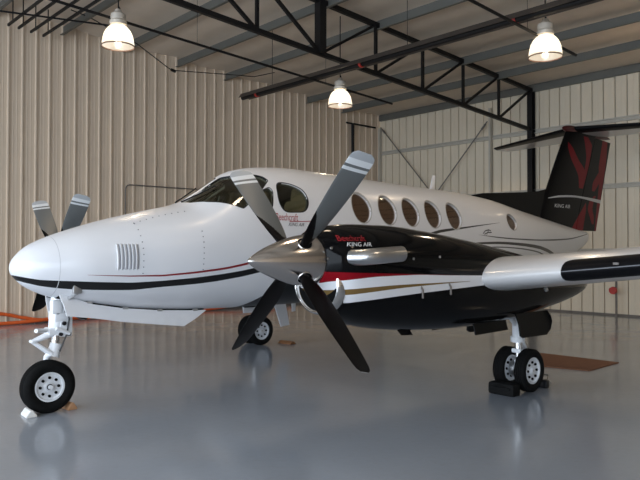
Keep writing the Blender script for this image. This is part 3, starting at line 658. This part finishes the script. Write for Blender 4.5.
# main gear
for sd in (-1,1):
    yc=2.617*sd; X=4.96; zc=.2535
    mb=MB(); mb.tube([(4.93,yc,1.0),(4.95,yc,.62)],.065,16); mb.tube([(4.945,yc,.64),(4.95,yc,.58)],.085,16); mb.tube([(X,yc,.36),(X,yc,zc)],[.05,.06],14); mb.tube([(X,yc-.2,zc),(X,yc+.2,zc)],.032,12); mb.box((X,yc,.47),(.10,.13,.05),bev=.015)
    g=mb.build('main_landing_gear',M['gearwhite'],A,smooth=40)
    mb=MB(); mb.tube([(4.95,yc,.62),(X,yc,.33)],.04,14); mb.build('oleo_piston',M['chrome'],g)
    mb=MB()
    for s in (-1,1): mb.tube([(4.99,yc+s*.04,.58),(5.14,yc+s*.015,.45)],[.022,.016],8); mb.tube([(5.0,yc+s*.04,.30),(5.14,yc+s*.015,.45)],[.022,.016],8)
    mb.build('torque_link',M['gearwhite'],g)
    mb=MB(); mb.tube([(4.96,yc,.66),(5.35,yc,.98)],.03,10); mb.tube([(4.94,yc,.75),(4.62,yc,1.0)],.028,10); mb.build('drag_brace',M['gearwhite'],g)
    mb=MB(); mb.tube([(X-.03,yc-.06,.3),(X-.05,yc-.05,.62),(4.9,yc-.03,.9)],.008,6)
    for s in (-1,1): mb.lathe([(-.03,.05),(-.03,.095),(.03,.095),(.03,.05)],(X,yc+s*.045,zc),'y',20,cap=(True,True))
    mb.build('brake',M['alu'],g)
    for s in (-1,1): wheel('w',(X,yc+s*.142,zc),.505,.15,g,.155,8)
    # gear doors on both sides of the well
    for s,x0,x1,zt,zb in ((-1,4.42,5.10,.96,.70),(1,4.42,5.10,.96,.70)):
        mb=MB(); y0=yc+s*.30; y1=yc+s*.36; rs=[]
        for x,zb_ in ((x0,zb+.02),(x0+.05,zb-.005),(x1-.12,zb-.01),(x1-.03,zb+.05),(x1,zb+.14)):
            rs.append([(x,y0,zt),(x,(y0+y1)/2+s*.015,(zt+zb_)/2),(x,y1,zb_),(x,y1-s*.018,zb_),(x,(y0+y1)/2-s*.003,(zt+zb_)/2),(x,y0-s*.018,zt)])
        mb.rings(rs); mb.build('main_gear_door',M['black'],A,smooth=40)
    for s in (-1,1):
        mb=MB(); y0=yc+s*.26; mb.rings([[(x,y0,.90),(x,y0+s*.03,zb_),(x,y0+s*.03-s*.016,zb_),(x,y0-s*.016,.90)] for x,zb_ in ((3.68,.785),(4.28,.795))]); mb.build('forward_gear_door',M['black'],A,smooth=0)
mb=MB()
# pale flap fairing and step seen below the far nacelle
rs=[[(x,1.95,zt),(x+.1,1.93,zb),(x+.1,1.91,zb),(x,1.93,zt)] for x,zt,zb in ((5.0,.98,.36),(5.2,.98,.33))]
# ---------------- wings
def foil(n=22,t=.15,cam=.02):
    up=[];lo=[]
    for i in range(n+1):
        s=.5*(1-math.cos(PI*i/n)); yt=5*t*(.2969*math.sqrt(s)-.126*s-.3516*s*s+.2843*s**3-.1015*s**4); p=.35
        yc=cam/p**2*(2*p*s-s*s) if s<p else cam/(1-p)**2*((1-2*p)+2*p*s-s*s)
        up.append((s,yc+yt)); lo.append((s,yc-yt))
    return up,lo
LEx=pchip([0,.7,2.9,3.03,8.2,8.3],[3.40,3.42,3.50,3.56,4.22,4.35]); TEx=pchip([0,2.0,3.0,8.2,8.3],[5.95,5.95,5.85,5.25,5.15]); Wz=pchip([0,.7,2.2,3.03,8.3],[1.24,1.24,1.29,1.375,1.93]); Wt=pchip([0,3,8.1,8.3],[.165,.16,.12,.05])
def wpt(y,s,up,off=0.0):
    y_=abs(y); c=TEx(y_)-LEx(y_); t=Wt(y_); U,L=foil(2,t); 
    yt=5*t*(.2969*math.sqrt(s)-.126*s-.3516*s*s+.2843*s**3-.1015*s**4); p=.35; cam=.02
    yc=cam/p**2*(2*p*s-s*s) if s<p else cam/(1-p)**2*((1-2*p)+2*p*s-s*s)
    return Vector((LEx(y_)+c*s,y,Wz(y_)+c*(yc+(yt if up else -yt))))
def wing_section(y,n=44):
    S=[.5*(1-math.cos(PI*i/n)) for i in range(n+1)]
    return [wpt(y,s,True) for s in reversed(S)]+[wpt(y,s,False) for s in S[1:-1]]
M['wingpaint']=simple('wing_white_paint',(.66,.65,.65),.28,coat=.4)
for sd in (-1,1):
    ys=[.35,.7,1.2,1.8,2.2,2.617,2.9,3.03]+[3.1+.125*k for k in range(40)]+[8.1,8.2,8.26,8.3]
    mb=MB(); mb.rings([wing_section(sd*y) for y in ys]); w=mb.build('wing',M['wingpaint'],A,smooth=40)
    # de-ice boot with rounded inboard end, along the leading edge
    def boot(y0,y1,smax,n=60):
        mb=MB(); rs=[]; ks=12
        for i in range(n+1):
            y=y0+(y1-y0)*(i/n)**1.6; d=min(1,(y-y0)/.09); e=math.sqrt(max(0,1-(1-d)**2))
            sc=smax*(.45+.55*e) if i else smax*.30
            row=[]
            for k in range(-ks,ks+1):
                s=sc*(k/ks)**2; p=wpt(sd*y,s,k>=0); s1=sc*((abs(k)+.5)/ks)**2; s0=sc*((abs(k)-.5)/ks)**2; tg=(wpt(sd*y,s1,k>0)-wpt(sd*y,s0,k>0)); u=Vector((-1,0,0)) if k==0 else Vector((-abs(tg.z),0,abs(tg.x)*(1 if k>0 else -1))).normalized()
                row.append(p+u*.006)
            rs.append(row)
        mi=[]
        for i in range(n):
            for k in range(2*ks): mi.append(1 if k in (ks,) else 0)
        mb.rings(rs,(False,False),False); mb.m=mi; return mb
    boot(3.83,8.1,.050).build('deice_boot',[M['boot'],M['bootline']],w,smooth=60,fix=True)
    # flap edge and flap track at the trailing edge
    mb=MB(); mb.tube([wpt(sd*3.35,.3,False)+Vector((0,0,-.01)),wpt(sd*3.35,.3,False)+Vector((.02,0,-.035))],.02,10); mb.build('fuel_drain',M['alu'],w)
    mb=MB(); p=wpt(sd*4.4,.02,False); mb.box(tuple(wpt(sd*4.32,.006,True)+Vector((-.008,0,.0))),(.012,.05,.02)); mb.build('stall_vane',M['pipe'],w)
# ---------------- nacelles, propellers
def make_engine(sd):
    yc=2.617*sd; B=nac(yc); sides=(-1,1)
    n=body_mb(B,70,64).build('engine_nacelle',[M['nacpaint']],A,smooth=45)
    # air inlet lip below the spinner
    def lip(ry,rz,x): return [(x,yc+ry*math.cos(a),1.37+rz*math.sin(a)) for a in [math.radians(d) for d in range(12,-193,-12)]]
    mb=MB(); P=lip(.275,.25,1.775); rs=[]
    for i,p in enumerate(P):
        a=math.radians(12-12*i); o=Vector((0,math.cos(a),math.sin(a))); q=Vector(p); m=12; sc=1.0
        rs.append([q+o*(.026*math.sin(2*PI*k/m))*sc+Vector((1,0,0))*(.068*math.cos(2*PI*k/m)) for k in range(m)])
    mb.rings(rs); mb.build('air_inlet_lip',M['chrome'],n,smooth=60)
    mb=MB(); rs=[]
    for sc,xx in ((1.0,1.735),(1.0,1.80),(.97,1.9)): rs.append([(xx,yc+.27*sc*math.cos(a),1.37+.245*sc*math.sin(a)) for a in [math.radians(d) for d in range(12,-193,-12)]])
    mb.rings([[(x,y,z) for x,y,z in r]+[(r[0][0],yc,1.40)] for r in rs],(True,True)); mb.build('air_inlet_duct',M['dark'],n)
    # exhaust stacks
    for s in sides:
        P=[]; 
        p0=Vector((1.81,yc+s*.34,1.60)); 
        path=[p0,p0+Vector((.02,s*.06,.0)),p0+Vector((.055,s*.11,.004)),p0+Vector((.115,s*.148,.010)),p0+Vector((.20,s*.165,.016)),p0+Vector((.30,s*.17,.022)),p0+Vector((.43,s*.17,.030)),p0+Vector((.445,s*.17,.031))]
        path=[Vector(q) for q in sm([tuple(q) for q in path],4)]
        mb=MB(); rad=[.069+.0*i for i in range(len(path))]; mb.tube(path,rad,24,0,(False,False)); mb.tube(path[-14:],[.063]*14,24,1,(True,False))
        mb.build('exhaust_stack',[M['steel'],M['dark']],n,smooth=60)
        mb=MB(); mb.tube([tuple(path[0]),tuple(path[2])],.115,24); 
    # drains, latches and lettering on the outboard side
    for s in sides:
        mb=MB()
        for x,z in ((2.615,1.30),(3.02,1.315)):
            p=B.pt(x,side_ang(x,z,B,s)); mb.tube([(p[0],p[1],p[2]+.03),(p[0],p[1]+s*.02,p[2]),(p[0],p[1]+s*.02,p[2]-.075)],.010,8)
        mb.build('drain_pipe',M['pipe'],n)
        mb=MB()
        for x,z in ((1.63,1.59),(2.50,1.585),(1.66,1.68),(2.9,1.60)):
            p=B.pt(x,side_ang(x,z,B,s)); mb.tube([(p[0],p[1],p[2]),(p[0],p[1]+s*.008,p[2])],.012,10)
        mb.build('latch',M['alu'],n)
    if sd<0:
        text_on(B,'Beechcraft',1.72,1.738,.050,M['red'],n,'lettering',.2,.26); text_on(B,'KING AIR',1.765,1.694,.034,M['ltwhite'],n,'lettering',.4,.25)
    mb=MB(); mb.rings([[(x,yc+dy,zz),(x+.07,yc+dy,zz-.06),(x+.08,yc+dy+.01,zz-.06),(x+.03,yc+dy+.012,zz)] for x,dy,zz in ((2.75,-.02,.89),(2.95,.0,.875))]); mb.build('cowl_drain',M['black'],n)
    # propeller
    hz=1.573; mb=MB(); mb.lathe([(1.40,.10),(1.40,.17),(1.60,.17),(1.60,.10)],(0,yc,hz),'x',32,cap=(True,True)); prop=mb.build('propeller',M['dark'],A)
    mb=MB(); pr=[(.985,.001),(.99,.012),(1.005,.024),(1.05,.052),(1.10,.080),(1.17,.112),(1.25,.143),(1.33,.170),(1.41,.193),(1.49,.211),(1.57,.223),(1.635,.229),(1.65,.229),(1.65,.20)]
    mb.lathe(pr,(0,yc,hz),'x',64); s=mb.build('spinner',M['spin'],prop,smooth=30)
    for k in range(4):
        th=math.radians(45+90*k); d=Vector((0,math.sin(th),math.cos(th))); tn=Vector((0,math.cos(th),-math.sin(th)))
    # cut-outs with bright rims
    for k in range(4):
        th=math.radians(45+90*k); d=Vector((0,-math.sin(th),math.cos(th))); tn=Vector((0,-math.cos(th),-math.sin(th)))
        cx=1.462; rr=.060; P=[];Q=[]
        rad=pchip([p[0] for p in pr[:13]],[p[1] for p in pr[:13]])
        for j in range(24):
            a=2*PI*j/24; dx=rr*math.cos(a); dt=rr*math.sin(a)*1.05; r0=math.sqrt(max(rad(cx+dx)**2-dt**2,.001)); P.append(Vector((cx+dx,yc,hz))+d*(r0+.003)+tn*dt)
        mb=MB(); mb.tube(P+[P[0]],.0055,8,0,(False,False)); 
        mb.add(P,[tuple(range(24))],1); mb.build('blade_opening',[M['chrome'],M['dark']],prop,smooth=50)
    # blades
    R=1.172; ch=pchip([.10,.18,.26,.40,.60,.80,1.0,1.10,1.14,1.172],[.085,.10,.150,.205,.235,.243,.238,.228,.205,.12]); tk=pchip([.1,.18,.3,.6,1.172],[.085,.075,.042,.024,.009]); be=pchip([.1,.5,1.172],[math.radians(-8),math.radians(1),math.radians(18)])
    RS=[.12,.16,.20,.23,.25]+[.26+.012*k for k in range(26)]+[.6,.65,.7,.75,.8,.85,.9,.94,.97,.99,1.005,1.02,1.045,1.07,1.085,1.10,1.12,1.135,1.148,1.158,1.166,1.172]
    ns=28; rs=[]
    for r in RS:
        c_=ch(r); t=tk(r); b=be(r); e=Vector((math.cos(b),-math.sin(b),0)); nn=Vector((-math.sin(b),-math.cos(b),0)); ring=[]
        S=[.5*(1-math.cos(PI*i/ns)) for i in range(ns+1)]
        th_=lambda s: t*1.0*(2.0*math.sqrt(max(s,0))*(1-s)**.8*.95 if s>0 else 0)
        for s_ in S: ring.append(Vector((0,0,r))+e*c_*(s_-.42)+nn*th_(s_)*.55)
        for s_ in reversed(S[1:-1]): ring.append(Vector((0,0,r))+e*c_*(s_-.42)-nn*th_(s_)*.45)
        rs.append(ring)
    bmesh_=MB(); bmesh_.rings(rs)
    nr=len(rs[0]); mi=[]
    for i in range(len(rs)-1):
        rm=(RS[i]+RS[i+1])/2
        for j in range(nr):
            front=j<ns; sfrac=.5*(1-math.cos(PI*(j+.5)/ns)) if front else .5*(1-math.cos(PI*(nr-j-.5)/ns))
            if front:
                m=0
                if rm<.27 or (rm<.56 and sfrac<.62*(1-((rm-.25)/.31))+.02): m=1
                elif rm>1.148 : m=3
                elif 1.045<rm<1.10 or .99<rm<1.02: m=2
                elif rm>1.10: m=3
            else: m=1
            mi.append(m)
    mi+=[1,3]; bmesh_.m=mi
    bmats=[M['bladegrey'],M['bladeblack'],M['bladewhite'],M['bladetip']]
    first=None
    for k in range(4):
        if first is None: o=bmesh_.build('blade',bmats,prop,smooth=50); first=o
        else: o=first.copy(); COL.objects.link(o); o.parent=prop
        o.location=(1.462,yc,hz); o.rotation_euler=(math.radians(45+90*k),0,0)
    return n
make_engine(-1); make_engine(1)
# ---------------- tail
LF=lambda z: 9.95+(z-2.3)*.55*1.12; 
def fin_le(z): return pchip([1.95,2.3,2.76,4.19,4.30],[9.9,9.98,10.23,11.14,11.22])(z)
def fin_te(z): return pchip([1.95,2.13,4.11,4.3],[12.42,12.48,13.2,13.27])(z)
def hinge(z): return fin_le(z)+(fin_te(z)-fin_le(z))*.575
def fin_y(x,z,s):
    a=(x-fin_le(z))/(fin_te(z)-fin_le(z)); a=min(max(a,0),1); t=.085
    return s*(fin_te(z)-fin_le(z))*5*t*(.2969*math.sqrt(a)-.126*a-.3516*a*a+.2843*a**3-.1036*a**4)
def fin_part(f0,f1,z0,z1):
    mb=MB(); rs=[]
    for i in range(13):
        z=z0+(z1-z0)*i/12; l,t=fin_le(z),fin_te(z); S=[f0+(f1-f0)*.5*(1-math.cos(PI*k/14)) for k in range(15)]
        rs.append([(l+(t-l)*q,fin_y(l+(t-l)*q,z,-1),z) for q in S]+[(l+(t-l)*q,fin_y(l+(t-l)*q,z,1)+.0005,z) for q in reversed(S)])
    mb.rings(rs); return mb
vs=fin_part(0,.57,2.0,4.22).build('vertical_stabilizer',M['finpaint'],A,smooth=40)
rd_=fin_part(.578,1.0,2.10,4.16).build('rudder',M['finpaint'],A,smooth=40)
mb=MB(); mb.tube([(fin_le(z)+(fin_te(z)-fin_le(z))*.574,0,z) for z in (2.1,3,4.15)],.02,8); mb.build('rudder_hinge',M['steel'],vs)
text_on(FUS,'KING AIR',10.47,2.545,.075,M['ltwhite'],vs,'lettering',.2,.62,surf=lambda x,z:(x,fin_y(x,z,-1)-.004,z))
# trim tab gap / static wick line
mb=MB(); mb.box((11.55,-.16,3.0),(.55,.015,.03)); 
# dorsal fin
mb=MB(); rs=[]
for x,zt in ((7.75,2.645),(8.1,2.70),(8.7,2.74),(9.4,2.79),(10.0,2.85),(10.25,2.9),(10.55,2.95)):
    zb=FUS.sec(x)[0]-.03; zt=max(zt,zb+.035); w=.035 if x>7.8 else .012; rs.append([(x,-w,zb),(x,-w*.6,(zb+zt)/2),(x,0,zt),(x,w*.6,(zb+zt)/2),(x,w,zb)])
mb.rings(rs); mb.build('dorsal_fin',M['black'],vs,smooth=40)
# bullet fairing
mb=MB(); mb.lathe([(10.98,.002),(11.02,.03),(11.12,.06),(11.3,.085),(11.6,.095),(12.1,.09),(12.6,.07),(13.0,.04),(13.2,.005)],(0,0,4.245),'x',28); mb.build('tail_fairing',simple('fairing_dark_red',(.07,.008,.010),.35),A,smooth=50)
# tailplane
for sd in (-1,1):
    le=lambda y: 11.30+y*.455; te=lambda y: 12.95+y*.13; ys=[.0,.3,.8,1.4,2.0,2.5,2.68,2.74]
    def tp(y,s_,up):
        c_=(te(y)-le(y))*(1 if y<2.7 else .8); t=.09 if y<2.7 else .04; a=s_; yt=5*t*(.2969*math.sqrt(a)-.126*a-.3516*a*a+.2843*a**3-.1036*a**4)
        return Vector((le(y)+(0 if y<2.7 else .06)+c_*a,sd*y,4.265+(yt if up else -yt)*c_))
    S=[.5*(1-math.cos(PI*i/18)) for i in range(19)]
    mb=MB(); mb.rings([[tp(y,s_,True) for s_ in reversed(S)]+[tp(y,s_,False) for s_ in S[1:-1]] for y in ys]); h=mb.build('horizontal_stabilizer',M['wingpaint'],A,smooth=40)
    mb=MB(); rs=[]
    for y in (.02,.8,1.6,2.4,2.66): rs.append([tp(y,s_,True)+Vector((-.004,0,.004)) for s_ in reversed(S[:6])]+[tp(y,s_,False)+Vector((-.004,0,-.004)) for s_ in S[1:6]])
    mb.rings(rs,(False,False),False); mb.build('deice_boot',M['boot'],h,smooth=60)
# far-side flap corner and step below the starboard nacelle
mb=MB(); mb.rings([[(5.00,2.28,.98),(5.30,2.28,.98),(5.30,2.26,.98),(5.00,2.26,.98)],[(5.29,2.32,.31),(5.48,2.32,.33),(5.48,2.30,.33),(5.29,2.30,.31)]]); mb.build('main_gear_door',M['white'],A,smooth=0)
mb=MB(); mb.rings([[(4.42,2.30,.95),(4.78,2.30,.95),(4.78,2.28,.95),(4.42,2.28,.95)],[(4.48,2.32,.60),(4.74,2.32,.60),(4.74,2.30,.60),(4.48,2.30,.60)]]); mb.build('forward_gear_door',M['white'],A,smooth=0)
mb=MB(); mb.rings([[(5.50,2.30,.98),(5.62,2.30,.98),(5.62,2.28,.98),(5.50,2.28,.98)],[(5.55,2.32,.56),(5.62,2.32,.57),(5.62,2.30,.57),(5.55,2.30,.56)]]); mb.build('door_link',M['white'],A,smooth=0)
# ---------------- chocks
def chock(c,L,W,H,rz,mat,name,label,tilt=0,cat='wheel chock',bev=.008):
    mb=MB(); pr=[(-W/2,0),(W/2,0),(W/2,H*.25),(W*.12,H),(-W*.12,H),(-W/2,H*.25)]
    mb.rings([[(a,y,b) for a,b in pr] for y in (-L/2,L/2)])
    o=mb.build(name,mat,smooth=0); o.location=(c[0],c[1],0); o.rotation_euler=(0,0,rz)
    b=o.modifiers.new('bevel','BEVEL'); b.width=bev; b.segments=2
    tag(o,label,cat); return o
chock((.182,-.03),.20,.105,.072,-.05,M['chockwhite'],'wheel_chock','white wooden chock in front of the nose wheel')
chock((.605,.03),.20,.10,.075,.05,M['orangewood'],'wheel_chock','orange wooden chock behind the nose wheel')
mb=MB(); mb.box((0,0,.072),(.16,.34,.144),bev=.035); mb.box((-.06,.0,.085),(.07,.26,.03),bev=.01); mb.tube(sm([(-.085,-.07,.10),(-.12,-.03,.12),(-.12,.03,.12),(-.085,.07,.10)],4),.008,6)
o=mb.build('chock_bag',M['rubber'],smooth=40); o.location=(4.60,-2.65,0); tag(o,'black soft bag chock lying in front of the near pair of main wheels','wheel chock')
t=empty('tail_chock',(5.30,-2.70,0),'small grey metal chock behind the near pair of main wheels','wheel chock')
mb=MB(); mb.box((5.30,-2.70,.05),(.08,.22,.10),bev=.02); mb.build('block',M['ltblack'],t)
mb=MB()
for y in (-2.77,-2.63): mb.lathe([(-.02,.0),(-.02,.04),(.02,.04),(.02,.0)],(5.36,y,.042),'y',14,cap=(True,True))
mb.tube([(5.33,-2.78,.09),(5.36,-2.78,.15),(5.33,-2.66,.15)],.01,6); mb.build('roller',M['alu'],t)
chock((5.42,2.30),.30,.14,.05,.15,M['wood'],'wheel_chock','low brown wooden chock behind the far pair of main wheels')
# ------------------------------------------------------------------ light, world, camera
W=bpy.data.worlds.new('overcast'); SC.world=W; W.use_nodes=True; nt=W.node_tree; nt.nodes.clear()
bg=nt.nodes.new('ShaderNodeBackground'); ow=nt.nodes.new('ShaderNodeOutputWorld'); bg.inputs[0].default_value=(.76,.87,1.0,1); bg.inputs[1].default_value=5.6; nt.links.new(bg.outputs[0],ow.inputs[0])
# sky portal in the open hangar door (helps sampling the daylight)
d=bpy.data.lights.new('door_daylight','AREA'); d.shape='RECTANGLE'; d.size=23.9; d.size_y=5.6; d.cycles.is_portal=True
o=bpy.data.objects.new('door_daylight',d); COL.objects.link(o); o.location=(XF+.0,(YL-1+YR+2)/2,2.8); o.rotation_euler=(PI/2,0,-PI/2)
cam=bpy.data.cameras.new('camera'); co=bpy.data.objects.new('camera',cam); COL.objects.link(co); SC.camera=co
cam.sensor_fit='HORIZONTAL'; cam.sensor_width=36; cam.lens=36*668.93/640; cam.clip_start=.05; cam.clip_end=200
yaw,pit,rol=.7357,.0159,.0011
fw=Vector((math.sin(yaw)*math.cos(pit),math.cos(yaw)*math.cos(pit),math.sin(pit))); r=Vector((math.cos(yaw),-math.sin(yaw),0)); u=r.cross(fw); r2=r*math.cos(rol)+u*math.sin(rol); u2=r2.cross(fw)
co.matrix_world=Matrix.Translation((-2.1686,-6.9612,1.658))@Matrix((r2,u2,-fw)).transposed().to_4x4()
vsx=SC.view_settings; vsx.view_transform='Standard'; vsx.look='None'; vsx.exposure=0.0; vsx.gamma=1.0; vsx.use_curve_mapping=False
